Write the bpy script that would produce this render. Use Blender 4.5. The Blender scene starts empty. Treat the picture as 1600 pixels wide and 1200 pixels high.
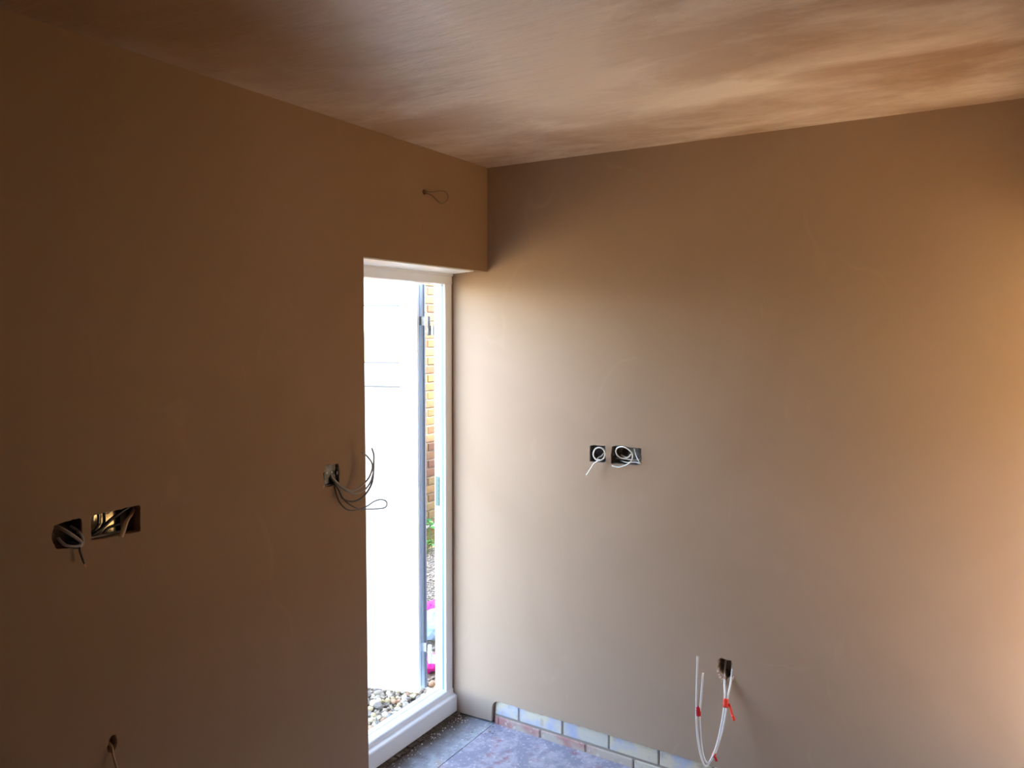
import bpy, bmesh, math, random
from mathutils import Vector, Matrix, Quaternion

# ------------------------------------------------------------------ camera, world, sun, exposure
SC = bpy.context.scene
COL = SC.collection
random.seed(7)

def aim(yaw, pitch, roll):
    fw = Vector((math.cos(yaw)*math.cos(pitch), math.sin(yaw)*math.cos(pitch), -math.sin(pitch)))
    r = Vector((math.sin(yaw), -math.cos(yaw), 0)); u = r.cross(fw)
    c, s = math.cos(roll), math.sin(roll)
    rr = c*r + s*u; uu = -s*r + c*u
    return Matrix((rr, uu, -fw)).transposed()

cd = bpy.data.cameras.new('camera'); cam = bpy.data.objects.new('camera', cd); COL.objects.link(cam)
cd.sensor_width = 36; cd.lens = 27.02; cd.clip_start = .02
cam.matrix_world = Matrix.Translation((-2.9319, -1.9468, 1.8498)) @ aim(.55384, .06915, .00315).to_4x4()
SC.camera = cam

SC.view_settings.view_transform = 'Standard'; SC.view_settings.look = 'None'
SC.view_settings.gamma = 1; SC.view_settings.use_curve_mapping = False
SC.view_settings.exposure = 0.07
SC.cycles.use_denoising = True
SC.cycles.max_bounces = 16; SC.cycles.diffuse_bounces = 12; SC.cycles.glossy_bounces = 6
SC.cycles.transmission_bounces = 8; SC.cycles.sample_clamp_indirect = 12

SUN_DIR = Vector((-.35, 1.0, -1.153)).normalized()
w = bpy.data.worlds.new('sky'); SC.world = w; w.use_nodes = True
wn = w.node_tree.nodes; wl = w.node_tree.links
bg = wn['Background']
sky = wn.new('ShaderNodeTexSky'); sky.sky_type = 'NISHITA'; sky.sun_disc = False
sky.sun_elevation = math.asin(-SUN_DIR.z); sky.sun_rotation = math.atan2(-SUN_DIR.x, -SUN_DIR.y)
sky.air_density = 1.0; sky.dust_density = 1.0; sky.ozone_density = 1.0
hsv = wn.new('ShaderNodeHueSaturation'); hsv.inputs['Saturation'].default_value = .9
wl.new(sky.outputs[0], hsv.inputs['Color']); wl.new(hsv.outputs[0], bg.inputs[0])
bg.inputs[1].default_value = 3.4

sd = bpy.data.lights.new('sun', 'SUN'); sun = bpy.data.objects.new('sun', sd); COL.objects.link(sun)
sd.energy = 22; sd.color = (1, .84, .58); sd.angle = math.radians(.6)
sun.rotation_euler = SUN_DIR.to_track_quat('-Z', 'Y').to_euler(); sun.location = (2, -8, 9)

# ------------------------------------------------------------------ helpers
def lin(h):
    h = h.lstrip('#'); o = []
    for i in (0, 2, 4):
        v = int(h[i:i+2], 16)/255
        o.append(v/12.92 if v <= .04045 else ((v+.055)/1.055)**2.4)
    return (*o, 1)

def mat(name, col, rough=.6, metal=0, spec=.5, bump=None, var=None, trans=0, coat=0):
    """principled; var = (colour2, scale, detail, lo, hi); bump = (scale, strength, distance)"""
    m = bpy.data.materials.new(name); m.use_nodes = True
    n = m.node_tree.nodes; l = m.node_tree.links; p = n['Principled BSDF']
    p.inputs['Base Color'].default_value = col if len(col) == 4 else (*col, 1)
    p.inputs['Roughness'].default_value = rough; p.inputs['Metallic'].default_value = metal
    p.inputs['Specular IOR Level'].default_value = spec
    p.inputs['Transmission Weight'].default_value = trans
    tc = n.new('ShaderNodeTexCoord')
    if var:
        c2, sc, det, lo, hi = var
        t = n.new('ShaderNodeTexNoise'); t.inputs['Scale'].default_value = sc; t.inputs['Detail'].default_value = det
        l.new(tc.outputs['Object'], t.inputs['Vector'])
        r = n.new('ShaderNodeMapRange'); r.inputs[1].default_value = lo; r.inputs[2].default_value = hi
        l.new(t.outputs[0], r.inputs[0])
        x = n.new('ShaderNodeMix'); x.data_type = 'RGBA'
        x.inputs[6].default_value = p.inputs['Base Color'].default_value[:]; x.inputs[7].default_value = c2 if len(c2) == 4 else (*c2, 1)
        l.new(r.outputs[0], x.inputs[0]); l.new(x.outputs[2], p.inputs['Base Color'])
    if bump:
        t = n.new('ShaderNodeTexNoise'); t.inputs['Scale'].default_value = bump[0]; t.inputs['Detail'].default_value = 5
        l.new(tc.outputs['Object'], t.inputs['Vector'])
        b = n.new('ShaderNodeBump'); b.inputs['Strength'].default_value = bump[1]; b.inputs['Distance'].default_value = bump[2]
        l.new(t.outputs[0], b.inputs['Height']); l.new(b.outputs[0], p.inputs['Normal'])
    return m

def obj(name, bm, m, parent=None, smooth=False, loc=(0, 0, 0)):
    """link a bmesh (world coordinates) as ONE mesh object whose origin is its parent's base (or loc)"""
    me = bpy.data.meshes.new(name)
    base = Vector(loc)
    if parent:
        base = Vector((0, 0, 0)); q = parent
        while q: base += q.location; q = q.parent
    bmesh.ops.translate(bm, verts=bm.verts, vec=-base)
    bmesh.ops.recalc_face_normals(bm, faces=bm.faces)
    bm.to_mesh(me); bm.free()
    if smooth:
        for p in me.polygons: p.use_smooth = True
    for mm in (m if isinstance(m, (list, tuple)) else [m]): me.materials.append(mm)
    o = bpy.data.objects.new(name, me); COL.objects.link(o)
    if parent: o.parent = parent
    else: o.location = base
    return o

def thing(name, label, cat, loc=(0, 0, 0), group=None, kind=None):
    o = bpy.data.objects.new(name, None); COL.objects.link(o); o.location = loc; o.empty_display_size = .05
    if kind: o['kind'] = kind
    if label: o['label'] = label
    if cat: o['category'] = cat
    if group: o['group'] = group
    return o

def tag(o, label=None, cat=None, group=None, kind=None):
    for k, v in (('label', label), ('category', cat), ('group', group), ('kind', kind)):
        if v: o[k] = v
    return o

def box(bm, x0, x1, y0, y1, z0, z1, bev=0):
    r = bmesh.ops.create_cube(bm, size=1)
    vs = r['verts']
    for v in vs:
        v.co = Vector(((x0+x1)/2 + v.co.x*(x1-x0), (y0+y1)/2 + v.co.y*(y1-y0), (z0+z1)/2 + v.co.z*(z1-z0)))
    if bev:
        es = {e for v in vs for e in v.link_edges}
        bmesh.ops.bevel(bm, geom=list(es), offset=bev, segments=1, affect='EDGES')
    return vs

def boxes(*bs, bev=0):
    bm = bmesh.new()
    for b in bs: box(bm, *b, bev=bev)
    return bm

def prism(pts, a0, a1, axis):
    """closed polygon pts (2D) swept along axis from a0 to a1; axis 0: pts=(y,z), 1: pts=(x,z), 2: pts=(x,y)"""
    bm = bmesh.new()
    def mk(p, a):
        return {0: (a, p[0], p[1]), 1: (p[0], a, p[1]), 2: (p[0], p[1], a)}[axis]
    v0 = [bm.verts.new(mk(p, a0)) for p in pts]; v1 = [bm.verts.new(mk(p, a1)) for p in pts]
    bm.faces.new(v0); bm.faces.new(v1[::-1])
    n = len(pts)
    for i in range(n): bm.faces.new((v0[i], v0[(i+1) % n], v1[(i+1) % n], v1[i]))
    return bm

def smoothpath(pts, n=8, closed=False):
    P = [Vector(p) for p in pts]; out = []
    for i in range(len(P)-1):
        p0 = P[max(i-1, 0)]; p1 = P[i]; p2 = P[i+1]; p3 = P[min(i+2, len(P)-1)]
        for k in range(n):
            t = k/n
            out.append(.5*((2*p1) + (p2-p0)*t + (2*p0-5*p1+4*p2-p3)*t*t + (3*p1-p0-3*p2+p3)*t**3))
    out.append(P[-1]); return out

def tube(bm, pts, r, seg=8, n=6, flat=1.0, flatdir=None, raw=False):
    path = [Vector(p) for p in pts] if raw else smoothpath(pts, n)
    rings = []; up = Vector((0.13, .2, 1)).normalized() if flatdir is None else Vector(flatdir).normalized()
    for i, p in enumerate(path):
        t = (path[min(i+1, len(path)-1)] - path[max(i-1, 0)]).normalized()
        a = up - t*up.dot(t)
        if a.length < 1e-4: a = t.orthogonal()
        a.normalize(); b = t.cross(a)
        if flatdir is None: up = a
        rings.append([bm.verts.new(p + a*(r*flat*math.cos(2*math.pi*k/seg)) + b*(r*math.sin(2*math.pi*k/seg))) for k in range(seg)])
    for q, s in zip(rings, rings[1:]):
        for k in range(seg): bm.faces.new((q[k], q[(k+1) % seg], s[(k+1) % seg], s[k]))
    bm.faces.new(rings[0][::-1]); bm.faces.new(rings[-1])
    return bm

def lathe(bm, centre, axis, prof, seg=14):
    """prof = [(radius, distance along axis)]"""
    ax = Vector(axis).normalized(); a = ax.orthogonal().normalized(); b = ax.cross(a); c = Vector(centre)
    rings = [[bm.verts.new(c + ax*h + (a*math.cos(2*math.pi*k/seg) + b*math.sin(2*math.pi*k/seg))*max(r, 1e-5)) for k in range(seg)] for r, h in prof]
    for q, s in zip(rings, rings[1:]):
        for k in range(seg): bm.faces.new((q[k], q[(k+1) % seg], s[(k+1) % seg], s[k]))
    bm.faces.new(rings[0][::-1]); bm.faces.new(rings[-1])
    return bm

def rough_outline(pts, amp, step=.006, seed=1):
    """a hand-cut outline: the polygon resampled with small irregular offsets"""
    rnd = random.Random(seed); out = []
    for i in range(len(pts)):
        a = Vector(pts[i]); b = Vector(pts[(i+1) % len(pts)]); d = b-a
        k = max(1, int(d.length/step)); nrm = Vector((-d.y, d.x)).normalized() if d.length else Vector((0, 0))
        for j in range(k):
            out.append(tuple(a + d*(j/k) + nrm*rnd.uniform(-amp, amp)*(1 if j else .4)))
    return out

def plate_with_holes(name, outer, holes, thick, to3d):
    """a filled flat outline with holes, extruded; to3d(u, v, w) places it, w=0 the visible face, w=thick the back"""
    cu = bpy.data.curves.new(name, 'CURVE'); cu.dimensions = '2D'; cu.fill_mode = 'BOTH'; cu.extrude = thick/2
    for ring in [outer]+holes:
        s = cu.splines.new('POLY'); s.points.add(len(ring)-1); s.use_cyclic_u = True
        for p, q in zip(s.points, ring): p.co = (q[0], q[1], 0, 1)
    o = bpy.data.objects.new(name, cu); COL.objects.link(o)
    dg = bpy.context.evaluated_depsgraph_get(); dg.update()
    me = bpy.data.meshes.new_from_object(o.evaluated_get(dg))
    bpy.data.objects.remove(o); bpy.data.curves.remove(cu)
    bm = bmesh.new(); bm.from_mesh(me); bpy.data.meshes.remove(me)
    bmesh.ops.remove_doubles(bm, verts=bm.verts, dist=1e-6)
    for v in bm.verts: v.co = Vector(to3d(v.co.x, v.co.y, v.co.z + thick/2))
    return bm

# ------------------------------------------------------------------ materials
def scratches(n, l, tc, scale, amount):
    """thin pale trowel lines: the ridge of a stretched noise, broken up by a second one"""
    mp = n.new('ShaderNodeMapping'); mp.inputs['Scale'].default_value = scale; mp.inputs['Rotation'].default_value = (.2, .1, .25); l.new(tc.outputs['Object'], mp.inputs[0])
    t = n.new('ShaderNodeTexNoise'); t.inputs['Scale'].default_value = 1.1; t.inputs['Detail'].default_value = 3; t.inputs['Roughness'].default_value = .4; l.new(mp.outputs[0], t.inputs['Vector'])
    a = n.new('ShaderNodeMath'); a.operation = 'SUBTRACT'; a.inputs[1].default_value = .5; l.new(t.outputs[0], a.inputs[0])
    b = n.new('ShaderNodeMath'); b.operation = 'ABSOLUTE'; l.new(a.outputs[0], b.inputs[0])
    r = n.new('ShaderNodeMapRange'); r.inputs[1].default_value = .006; r.inputs[2].default_value = .001; r.inputs[3].default_value = 0; r.inputs[4].default_value = amount; l.new(b.outputs[0], r.inputs[0])
    t2 = n.new('ShaderNodeTexNoise'); t2.inputs['Scale'].default_value = 2.7; t2.inputs['Detail'].default_value = 2; l.new(tc.outputs['Object'], t2.inputs['Vector'])
    r2 = n.new('ShaderNodeMapRange'); r2.inputs[1].default_value = .5; r2.inputs[2].default_value = .65; l.new(t2.outputs[0], r2.inputs[0])
    m_ = n.new('ShaderNodeMath'); m_.operation = 'MULTIPLY'; l.new(r.outputs[0], m_.inputs[0]); l.new(r2.outputs[0], m_.inputs[1])
    return m_.outputs[0]

def plaster(name, c1, c2, rough, stain=None):
    """skimmed gypsum: slow tone drift, trowel arcs, a few pale scuffs"""
    m = mat(name, c1, rough, spec=.4)
    n = m.node_tree.nodes; l = m.node_tree.links; p = n['Principled BSDF']
    tc = next(x for x in n if x.type == 'TEX_COORD')
    t = n.new('ShaderNodeTexNoise'); t.inputs['Scale'].default_value = 1.3; t.inputs['Detail'].default_value = 4; t.inputs['Roughness'].default_value = .55
    t.inputs['Distortion'].default_value = .8
    l.new(tc.outputs['Object'], t.inputs['Vector'])
    r = n.new('ShaderNodeMapRange'); r.inputs[1].default_value = .3; r.inputs[2].default_value = .7; l.new(t.outputs[0], r.inputs[0])
    x = n.new('ShaderNodeMix'); x.data_type = 'RGBA'; x.inputs[6].default_value = c1; x.inputs[7].default_value = c2
    l.new(r.outputs[0], x.inputs[0])
    # fine scuffs
    t2 = n.new('ShaderNodeTexNoise'); t2.inputs['Scale'].default_value = 9; t2.inputs['Detail'].default_value = 6; t2.inputs['Distortion'].default_value = 1.5
    mp = n.new('ShaderNodeMapping'); mp.inputs['Scale'].default_value = (1, 1, .35); l.new(tc.outputs['Object'], mp.inputs[0]); l.new(mp.outputs[0], t2.inputs['Vector'])
    r2 = n.new('ShaderNodeMapRange'); r2.inputs[1].default_value = .66; r2.inputs[2].default_value = .82; r2.inputs[4].default_value = .22; l.new(t2.outputs[0], r2.inputs[0])
    x2 = n.new('ShaderNodeMix'); x2.data_type = 'RGBA'; x2.inputs[7].default_value = tuple(min(1, c*1.35) for c in c2[:3])+(1,)
    l.new(x.outputs[2], x2.inputs[6]); l.new(r2.outputs[0], x2.inputs[0])
    sc_ = scratches(n, l, tc, (1.2, 1.2, .9), .16)
    x4 = n.new('ShaderNodeMix'); x4.data_type = 'RGBA'; x4.inputs[7].default_value = tuple(min(1, c*1.5) for c in c2[:3])+(1,)
    l.new(x2.outputs[2], x4.inputs[6]); l.new(sc_, x4.inputs[0]); l.new(x4.outputs[2], p.inputs['Base Color'])
    t3 = n.new('ShaderNodeTexNoise'); t3.inputs['Scale'].default_value = 3.2; t3.inputs['Detail'].default_value = 7; t3.inputs['Roughness'].default_value = .45; l.new(tc.outputs['Object'], t3.inputs['Vector'])
    b = n.new('ShaderNodeBump'); b.inputs['Strength'].default_value = .18; b.inputs['Distance'].default_value = .012
    l.new(t3.outputs[0], b.inputs['Height']); l.new(b.outputs[0], p.inputs['Normal'])
    return m

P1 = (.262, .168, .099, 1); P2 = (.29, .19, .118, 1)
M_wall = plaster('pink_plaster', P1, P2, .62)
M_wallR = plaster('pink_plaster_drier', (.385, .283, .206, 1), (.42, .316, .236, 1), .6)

def ceiling_mat():
    """half-dried skim: brown damp plaster with pale dried patches, plus door light, sheen and left-hand shade painted in"""
    m = mat('drying_ceiling_plaster', (.42, .27, .18), .36, spec=.95)
    n = m.node_tree.nodes; l = m.node_tree.links; p = n['Principled BSDF']
    tc = next(x for x in n if x.type == 'TEX_COORD')
    ge = n.new('ShaderNodeMapping'); ge.inputs['Rotation'].default_value = (0, 0, .15); ge.inputs['Scale'].default_value = (2.0, 1.0, 1)
    l.new(tc.outputs['Object'], ge.inputs[0])
    t = n.new('ShaderNodeTexNoise'); t.inputs['Scale'].default_value = 1.7; t.inputs['Detail'].default_value = 9; t.inputs['Roughness'].default_value = .64; t.inputs['Distortion'].default_value = .35
    l.new(ge.outputs[0], t.inputs['Vector'])
    r = n.new('ShaderNodeMapRange'); r.inputs[1].default_value = .42; r.inputs[2].default_value = .75; l.new(t.outputs[0], r.inputs[0])
    acc = r.outputs[0]
    # dried patches, with door light and sheen painted in as paler colour: (x, y, half length, half width, turn, strength)
    for (px, py, a, b_, rot, st) in [(-.57, -1.235, .13, .30, .10, .95), (-1.25, -1.10, .05, .16, -.5, .55), (-.74, -.72, .28, .30, .3, .35),
                                     (-1.40, -.26, .16, .05, .2, .5), (-.45, -.62, .06, .16, .1, .45), (-.16, -1.98, .16, .2, 0, .5), (-1.1, -.85, .75, .62, .4, 1.5), (-.5, -1.0, .24, .6, 0, .35)]:
        mp = n.new('ShaderNodeMapping'); mp.vector_type = 'TEXTURE'
        mp.inputs['Location'].default_value = (px, py, 2.58); mp.inputs['Rotation'].default_value = (0, 0, rot); mp.inputs['Scale'].default_value = (a*1.6, b_*1.6, 1)
        wob = n.new('ShaderNodeVectorMath'); wob.operation = 'MULTIPLY_ADD'
        l.new(t.outputs['Color'], wob.inputs[0]); wob.inputs[1].default_value = (.16, .16, 0)
        sub = n.new('ShaderNodeVectorMath'); sub.operation = 'SUBTRACT'; sub.inputs[1].default_value = (.08, .08, 0)
        l.new(tc.outputs['Object'], wob.inputs[2]); l.new(wob.outputs[0], sub.inputs[0]); l.new(sub.outputs[0], mp.inputs[0])
        g = n.new('ShaderNodeTexGradient'); g.gradient_type = 'QUADRATIC_SPHERE'; l.new(mp.outputs[0], g.inputs[0])
        ma = n.new('ShaderNodeMath'); ma.operation = 'MULTIPLY_ADD'; ma.inputs[1].default_value = st; l.new(g.outputs[1], ma.inputs[0]); l.new(acc, ma.inputs[2])
        acc = ma.outputs[0]
    cl = n.new('ShaderNodeClamp'); l.new(acc, cl.inputs[0])
    x = n.new('ShaderNodeMix'); x.data_type = 'RGBA'; x.inputs[6].default_value = (.47, .33, .235, 1); x.inputs[7].default_value = (.96, .90, .83, 1)
    l.new(cl.outputs[0], x.inputs[0])
    # shade at the far left of wall_left painted as a darker zone, ragged edge
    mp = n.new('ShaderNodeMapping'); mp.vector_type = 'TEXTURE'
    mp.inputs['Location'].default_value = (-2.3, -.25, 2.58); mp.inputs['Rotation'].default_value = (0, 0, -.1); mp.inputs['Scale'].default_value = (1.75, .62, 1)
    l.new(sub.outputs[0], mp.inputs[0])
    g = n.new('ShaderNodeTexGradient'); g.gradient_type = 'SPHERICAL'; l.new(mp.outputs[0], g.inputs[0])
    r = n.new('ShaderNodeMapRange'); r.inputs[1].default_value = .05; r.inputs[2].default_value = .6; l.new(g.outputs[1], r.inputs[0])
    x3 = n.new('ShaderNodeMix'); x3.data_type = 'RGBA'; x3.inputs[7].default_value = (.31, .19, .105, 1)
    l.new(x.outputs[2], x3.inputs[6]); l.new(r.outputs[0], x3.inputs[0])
    sc_ = scratches(n, l, tc, (3.5, .8, 1), .22)
    x4 = n.new('ShaderNodeMix'); x4.data_type = 'RGBA'; x4.inputs[7].default_value = (.95, .86, .76, 1)
    l.new(x3.outputs[2], x4.inputs[6]); l.new(sc_, x4.inputs[0]); l.new(x4.outputs[2], p.inputs['Base Color'])
    # trowel sweeps
    g2 = n.new('ShaderNodeMapping'); g2.inputs['Rotation'].default_value = (0, 0, .3); g2.inputs['Scale'].default_value = (7, 1.6, 1); l.new(tc.outputs['Object'], g2.inputs[0])
    t3 = n.new('ShaderNodeTexNoise'); t3.inputs['Scale'].default_value = 2; t3.inputs['Detail'].default_value = 8; t3.inputs['Roughness'].default_value = .62; l.new(g2.outputs[0], t3.inputs['Vector'])
    b = n.new('ShaderNodeBump'); b.inputs['Strength'].default_value = .5; b.inputs['Distance'].default_value = .014
    l.new(t3.outputs[0], b.inputs['Height']); l.new(b.outputs[0], p.inputs['Normal'])
    return m
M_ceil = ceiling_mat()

def random_mat(name, cols, rough=.85, bump=(60, .5, .004), noise=None, streak=None):
    """a colour picked per object out of a ramp, with grain"""
    m = mat(name, cols[0], rough, bump=bump)
    n = m.node_tree.nodes; l = m.node_tree.links; p = n['Principled BSDF']
    oi = n.new('ShaderNodeObjectInfo'); cr = n.new('ShaderNodeValToRGB'); cr.color_ramp.interpolation = 'CONSTANT'
    e = cr.color_ramp.elements
    while len(e) < len(cols): e.new(.5)
    for i, c in enumerate(cols): e[i].position = i/len(cols); e[i].color = c if len(c) == 4 else (*c, 1)
    l.new(oi.outputs['Random'], cr.inputs[0])
    tc = next(x for x in n if x.type == 'TEX_COORD')
    t = n.new('ShaderNodeTexNoise'); t.inputs['Scale'].default_value = 25; t.inputs['Detail'].default_value = 5
    if streak:
        mp = n.new('ShaderNodeMapping'); mp.inputs['Scale'].default_value = streak; l.new(tc.outputs['Object'], mp.inputs[0]); l.new(mp.outputs[0], t.inputs['Vector'])
    else: l.new(tc.outputs['Object'], t.inputs['Vector'])
    r = n.new('ShaderNodeMapRange'); r.inputs[1].default_value = .3; r.inputs[2].default_value = .7; r.inputs[3].default_value = .75; r.inputs[4].default_value = 1.15; l.new(t.outputs[0], r.inputs[0])
    v = n.new('ShaderNodeVectorMath'); v.operation = 'SCALE'; l.new(cr.outputs[0], v.inputs[0]); l.new(r.outputs[0], v.inputs['Scale'])
    l.new(v.outputs[0], p.inputs['Base Color'])
    return m

M_pvc = mat('white_upvc', (.82, .87, .92), .25)
M_gasket = mat('grey_gasket', (.16, .20, .25), .5)
M_seal = mat('pale_blue_grey_seal', (.15, .28, .45), .4)
M_mortar = mat('mortar', (.30, .27, .22), .9, bump=(80, .6, .004), var=((.22, .19, .15), 14, 4, .35, .65))
M_brick = random_mat('garden_brick', [lin('#745638'), lin('#82653f'), lin('#6a4834'), lin('#7e6843'), lin('#70533a')])
M_board = random_mat('fence_timber', [lin('#9c744a'), lin('#8c663e'), lin('#a87f54')], streak=(6, 6, .4))
M_stone = random_mat('gravel_stone', [lin('#d6c4a2'), lin('#ddcfae'), lin('#c6bca8'), lin('#cfa684'), lin('#b3a896'), lin('#ddd3bd'), lin('#d2bf92'), lin('#958c82')], rough=.8)
M_bed = mat('gravel_bed', lin('#a3967f'), .95, bump=(90, 1, .02), var=(lin('#857b70'), 60, 4, .4, .6))
M_galv = mat('galvanised_steel', (.30, .32, .34), .42, metal=.85, var=((.17, .18, .19), 30, 3, .4, .6))
M_dark = mat('dark_recess_board', (.055, .045, .04), .9)
M_screw = mat('bright_screw', (.75, .74, .70), .3, metal=1)
M_foil = mat('gold_insulation_foil', (.95, .83, .55), .36, metal=1, bump=(60, .15, .003))
M_white = mat('white_cable', (.80, .81, .80), .35)
M_grey = mat('grey_cable', (.42, .42, .42), .4)
M_dgrey = mat('dark_grey_cable', (.12, .12, .125), .45)
M_black = mat('black_cable', (.022, .022, .026), .35)
M_copper = mat('bare_copper', (.7, .32, .16), .35, metal=1)
M_tan = mat('tan_wire', (.50, .36, .23), .45)
M_tape = mat('red_tape', (.62, .02, .03), .4)
M_tapeB = mat('bright_red_tape', (.90, .06, .03), .4)
M_chip = mat('broken_plaster', (.62, .45, .34), .9, bump=(120, .8, .003))
M_glass = mat('obscure_glass', (.93, .95, .95), .12, trans=1, bump=(30, .15, .003))
M_green = random_mat('leaf_green', [lin('#3f8a3a'), lin('#55a44b'), lin('#2f6f34'), lin('#7d9a4c')], rough=.5)
M_stem = mat('stem', lin('#6d7a44'), .7)
M_magenta = mat('magenta_plastic', (.75, .03, .36), .4)
M_blue = mat('light_blue_plastic', (.36, .52, .78), .35)
M_paving = mat('sandy_paving', (.74, .45, .17, 1), .9, var=((.62, .38, .14, 1), 3, 4, .35, .65))
M_render = mat('outer_render', lin('#c2b49c'), .9)
M_roof = mat('roof_felt', (.12, .12, .12), .9)

def floor_mat(name, c1, c2, c3, s):
    m = mat(name, c1, .75, spec=.35)
    n = m.node_tree.nodes; l = m.node_tree.links; p = n['Principled BSDF']; tc = next(x for x in n if x.type == 'TEX_COORD')
    def nz(scale, lo, hi, mx=1.0):
        t = n.new('ShaderNodeTexNoise'); t.inputs['Scale'].default_value = scale; t.inputs['Detail'].default_value = 7; t.inputs['Roughness'].default_value = .65
        l.new(tc.outputs['Object'], t.inputs['Vector'])
        r = n.new('ShaderNodeMapRange'); r.inputs[1].default_value = lo; r.inputs[2].default_value = hi; r.inputs[4].default_value = mx; l.new(t.outputs[0], r.inputs[0]); return r.outputs[0]
    def mix(a, fac, col):
        x = n.new('ShaderNodeMix'); x.data_type = 'RGBA'
        if hasattr(a, 'default_value'): l.new(a, x.inputs[6])
        else: x.inputs[6].default_value = a
        x.inputs[7].default_value = col; l.new(fac, x.inputs[0]); return x.outputs[2]
    a = mix(c1, nz(13, .44, .58), c2)
    a = mix(a, nz(14, .56, .68, .8), c3)
    a = mix(a, nz(60, .56, .66, .9), (.66, .66, .70, 1))
    # the damp dirt left along the foot of the door sill
    sx = n.new('ShaderNodeSeparateXYZ'); l.new(tc.outputs['Object'], sx.inputs[0])
    t = n.new('ShaderNodeTexNoise'); t.inputs['Scale'].default_value = 12; t.inputs['Detail'].default_value = 6; l.new(tc.outputs['Object'], t.inputs['Vector'])
    ad = n.new('ShaderNodeMath'); ad.operation = 'MULTIPLY_ADD'; ad.inputs[1].default_value = .10; l.new(t.outputs[0], ad.inputs[0]); l.new(sx.outputs[1], ad.inputs[2])
    r = n.new('ShaderNodeMapRange'); r.inputs[1].default_value = .035; r.inputs[2].default_value = .175; l.new(ad.outputs[0], r.inputs[0])
    a = mix(a, r.outputs[0], lin('#43352a'))
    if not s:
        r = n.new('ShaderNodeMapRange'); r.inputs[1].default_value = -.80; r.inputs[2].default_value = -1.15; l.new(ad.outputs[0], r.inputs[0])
        a = mix(a, r.outputs[0], lin('#6a523e'))  # floor out of view browned to weaken its bounce onto wall_right
    l.new(a, p.inputs['Base Color'])
    t3 = n.new('ShaderNodeTexNoise'); t3.inputs['Scale'].default_value = 40; t3.inputs['Detail'].default_value = 6; l.new(tc.outputs['Object'], t3.inputs['Vector'])
    b = n.new('ShaderNodeBump'); b.inputs['Strength'].default_value = .6; b.inputs['Distance'].default_value = .004; l.new(t3.outputs[0], b.inputs['Height']); l.new(b.outputs[0], p.inputs['Normal'])
    return m
M_slab = floor_mat('room_slab', lin('#9696a4'), lin('#b4b2bc'), lin('#9c7478'), 0)
M_slab2 = floor_mat('doorway_slab', lin('#979ca3'), lin('#b0b8bd'), lin('#a39684'), 1)

# ------------------------------------------------------------------ wall_left (y = 0) with the doorway and its cut holes
H = 2.58; DX = -.815; HZ = 2.117; XL = -4.6; YB = -2.25
rnd = random.Random(3)
hole_switch = [(-1.012, 1.381), (-.955, 1.377), (-.949, 1.358), (-.951, 1.309), (-.975, 1.306), (-.999, 1.300), (-1.029, 1.303), (-1.024, 1.324), (-1.028, 1.352), (-1.018, 1.368)]
hole_ls = [(-1.935, 1.366), (-1.903, 1.370), (-1.874, 1.372), (-1.867, 1.368), (-1.866, 1.331), (-1.867, 1.305), (-1.880, 1.296), (-1.931, 1.306), (-1.941, 1.329), (-1.940, 1.351)]
hole_ld = [(-1.843, 1.371), (-1.710, 1.374), (-1.707, 1.369), (-1.709, 1.300), (-1.760, 1.303), (-1.813, 1.303), (-1.844, 1.307)]
hole_ll = [(-1.8162, .7579), (-1.8071, .769), (-1.7961, .767), (-1.7933, .7483), (-1.7938, .7351), (-1.8008, .7262), (-1.8107, .7225), (-1.8184, .7264), (-1.8217, .7417)]
hole_al = [(-.458 + .011*math.cos(t*math.pi/5), 2.404 + .012*math.sin(t*math.pi/5)) for t in range(10)]
outer = [(XL, 0), (DX, 0), (DX, HZ)]
k = 26                                      # plaster edge over the doorway, slightly chipped
for i in range(1, k): outer.append((DX - DX*i/k, HZ + (.003*rnd.random() if .25 < i/k < .5 else 0)))
outer += [(0, HZ), (0, H), (XL, H)]
holesL = [rough_outline(hole_switch, .0012, seed=2), rough_outline(hole_ls, .0012, seed=3), rough_outline(hole_ld, .0008, seed=4), rough_outline(hole_ll, .001, .004, seed=5), hole_al]
bm = plate_with_holes('wl', outer, holesL, .06, lambda u, v, w_: (u, w_, v))
box(bm, XL, DX, .06, .30, 0, H); box(bm, DX, 0, .06, .30, HZ, H)
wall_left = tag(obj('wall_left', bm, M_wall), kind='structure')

# plaster mullion stains / broken edges round the holes
bm = bmesh.new()
for (x, z, s) in [(-1.030, 1.318, .006), (-1.028, 1.306, .009), (-1.015, 1.300, .006), (-1.022, 1.312, .005)]:
    r = bmesh.ops.create_icosphere(bm, subdivisions=1, radius=s, matrix=Matrix.Translation((x, .008, z)))
    for v in r['verts']: v.co += Vector((rnd.uniform(-1, 1), rnd.uniform(-.5, .5), rnd.uniform(-1, 1)))*s*.4
obj('plaster_crumbs', bm, M_chip, wall_left)['kind'] = 'stuff'

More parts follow.
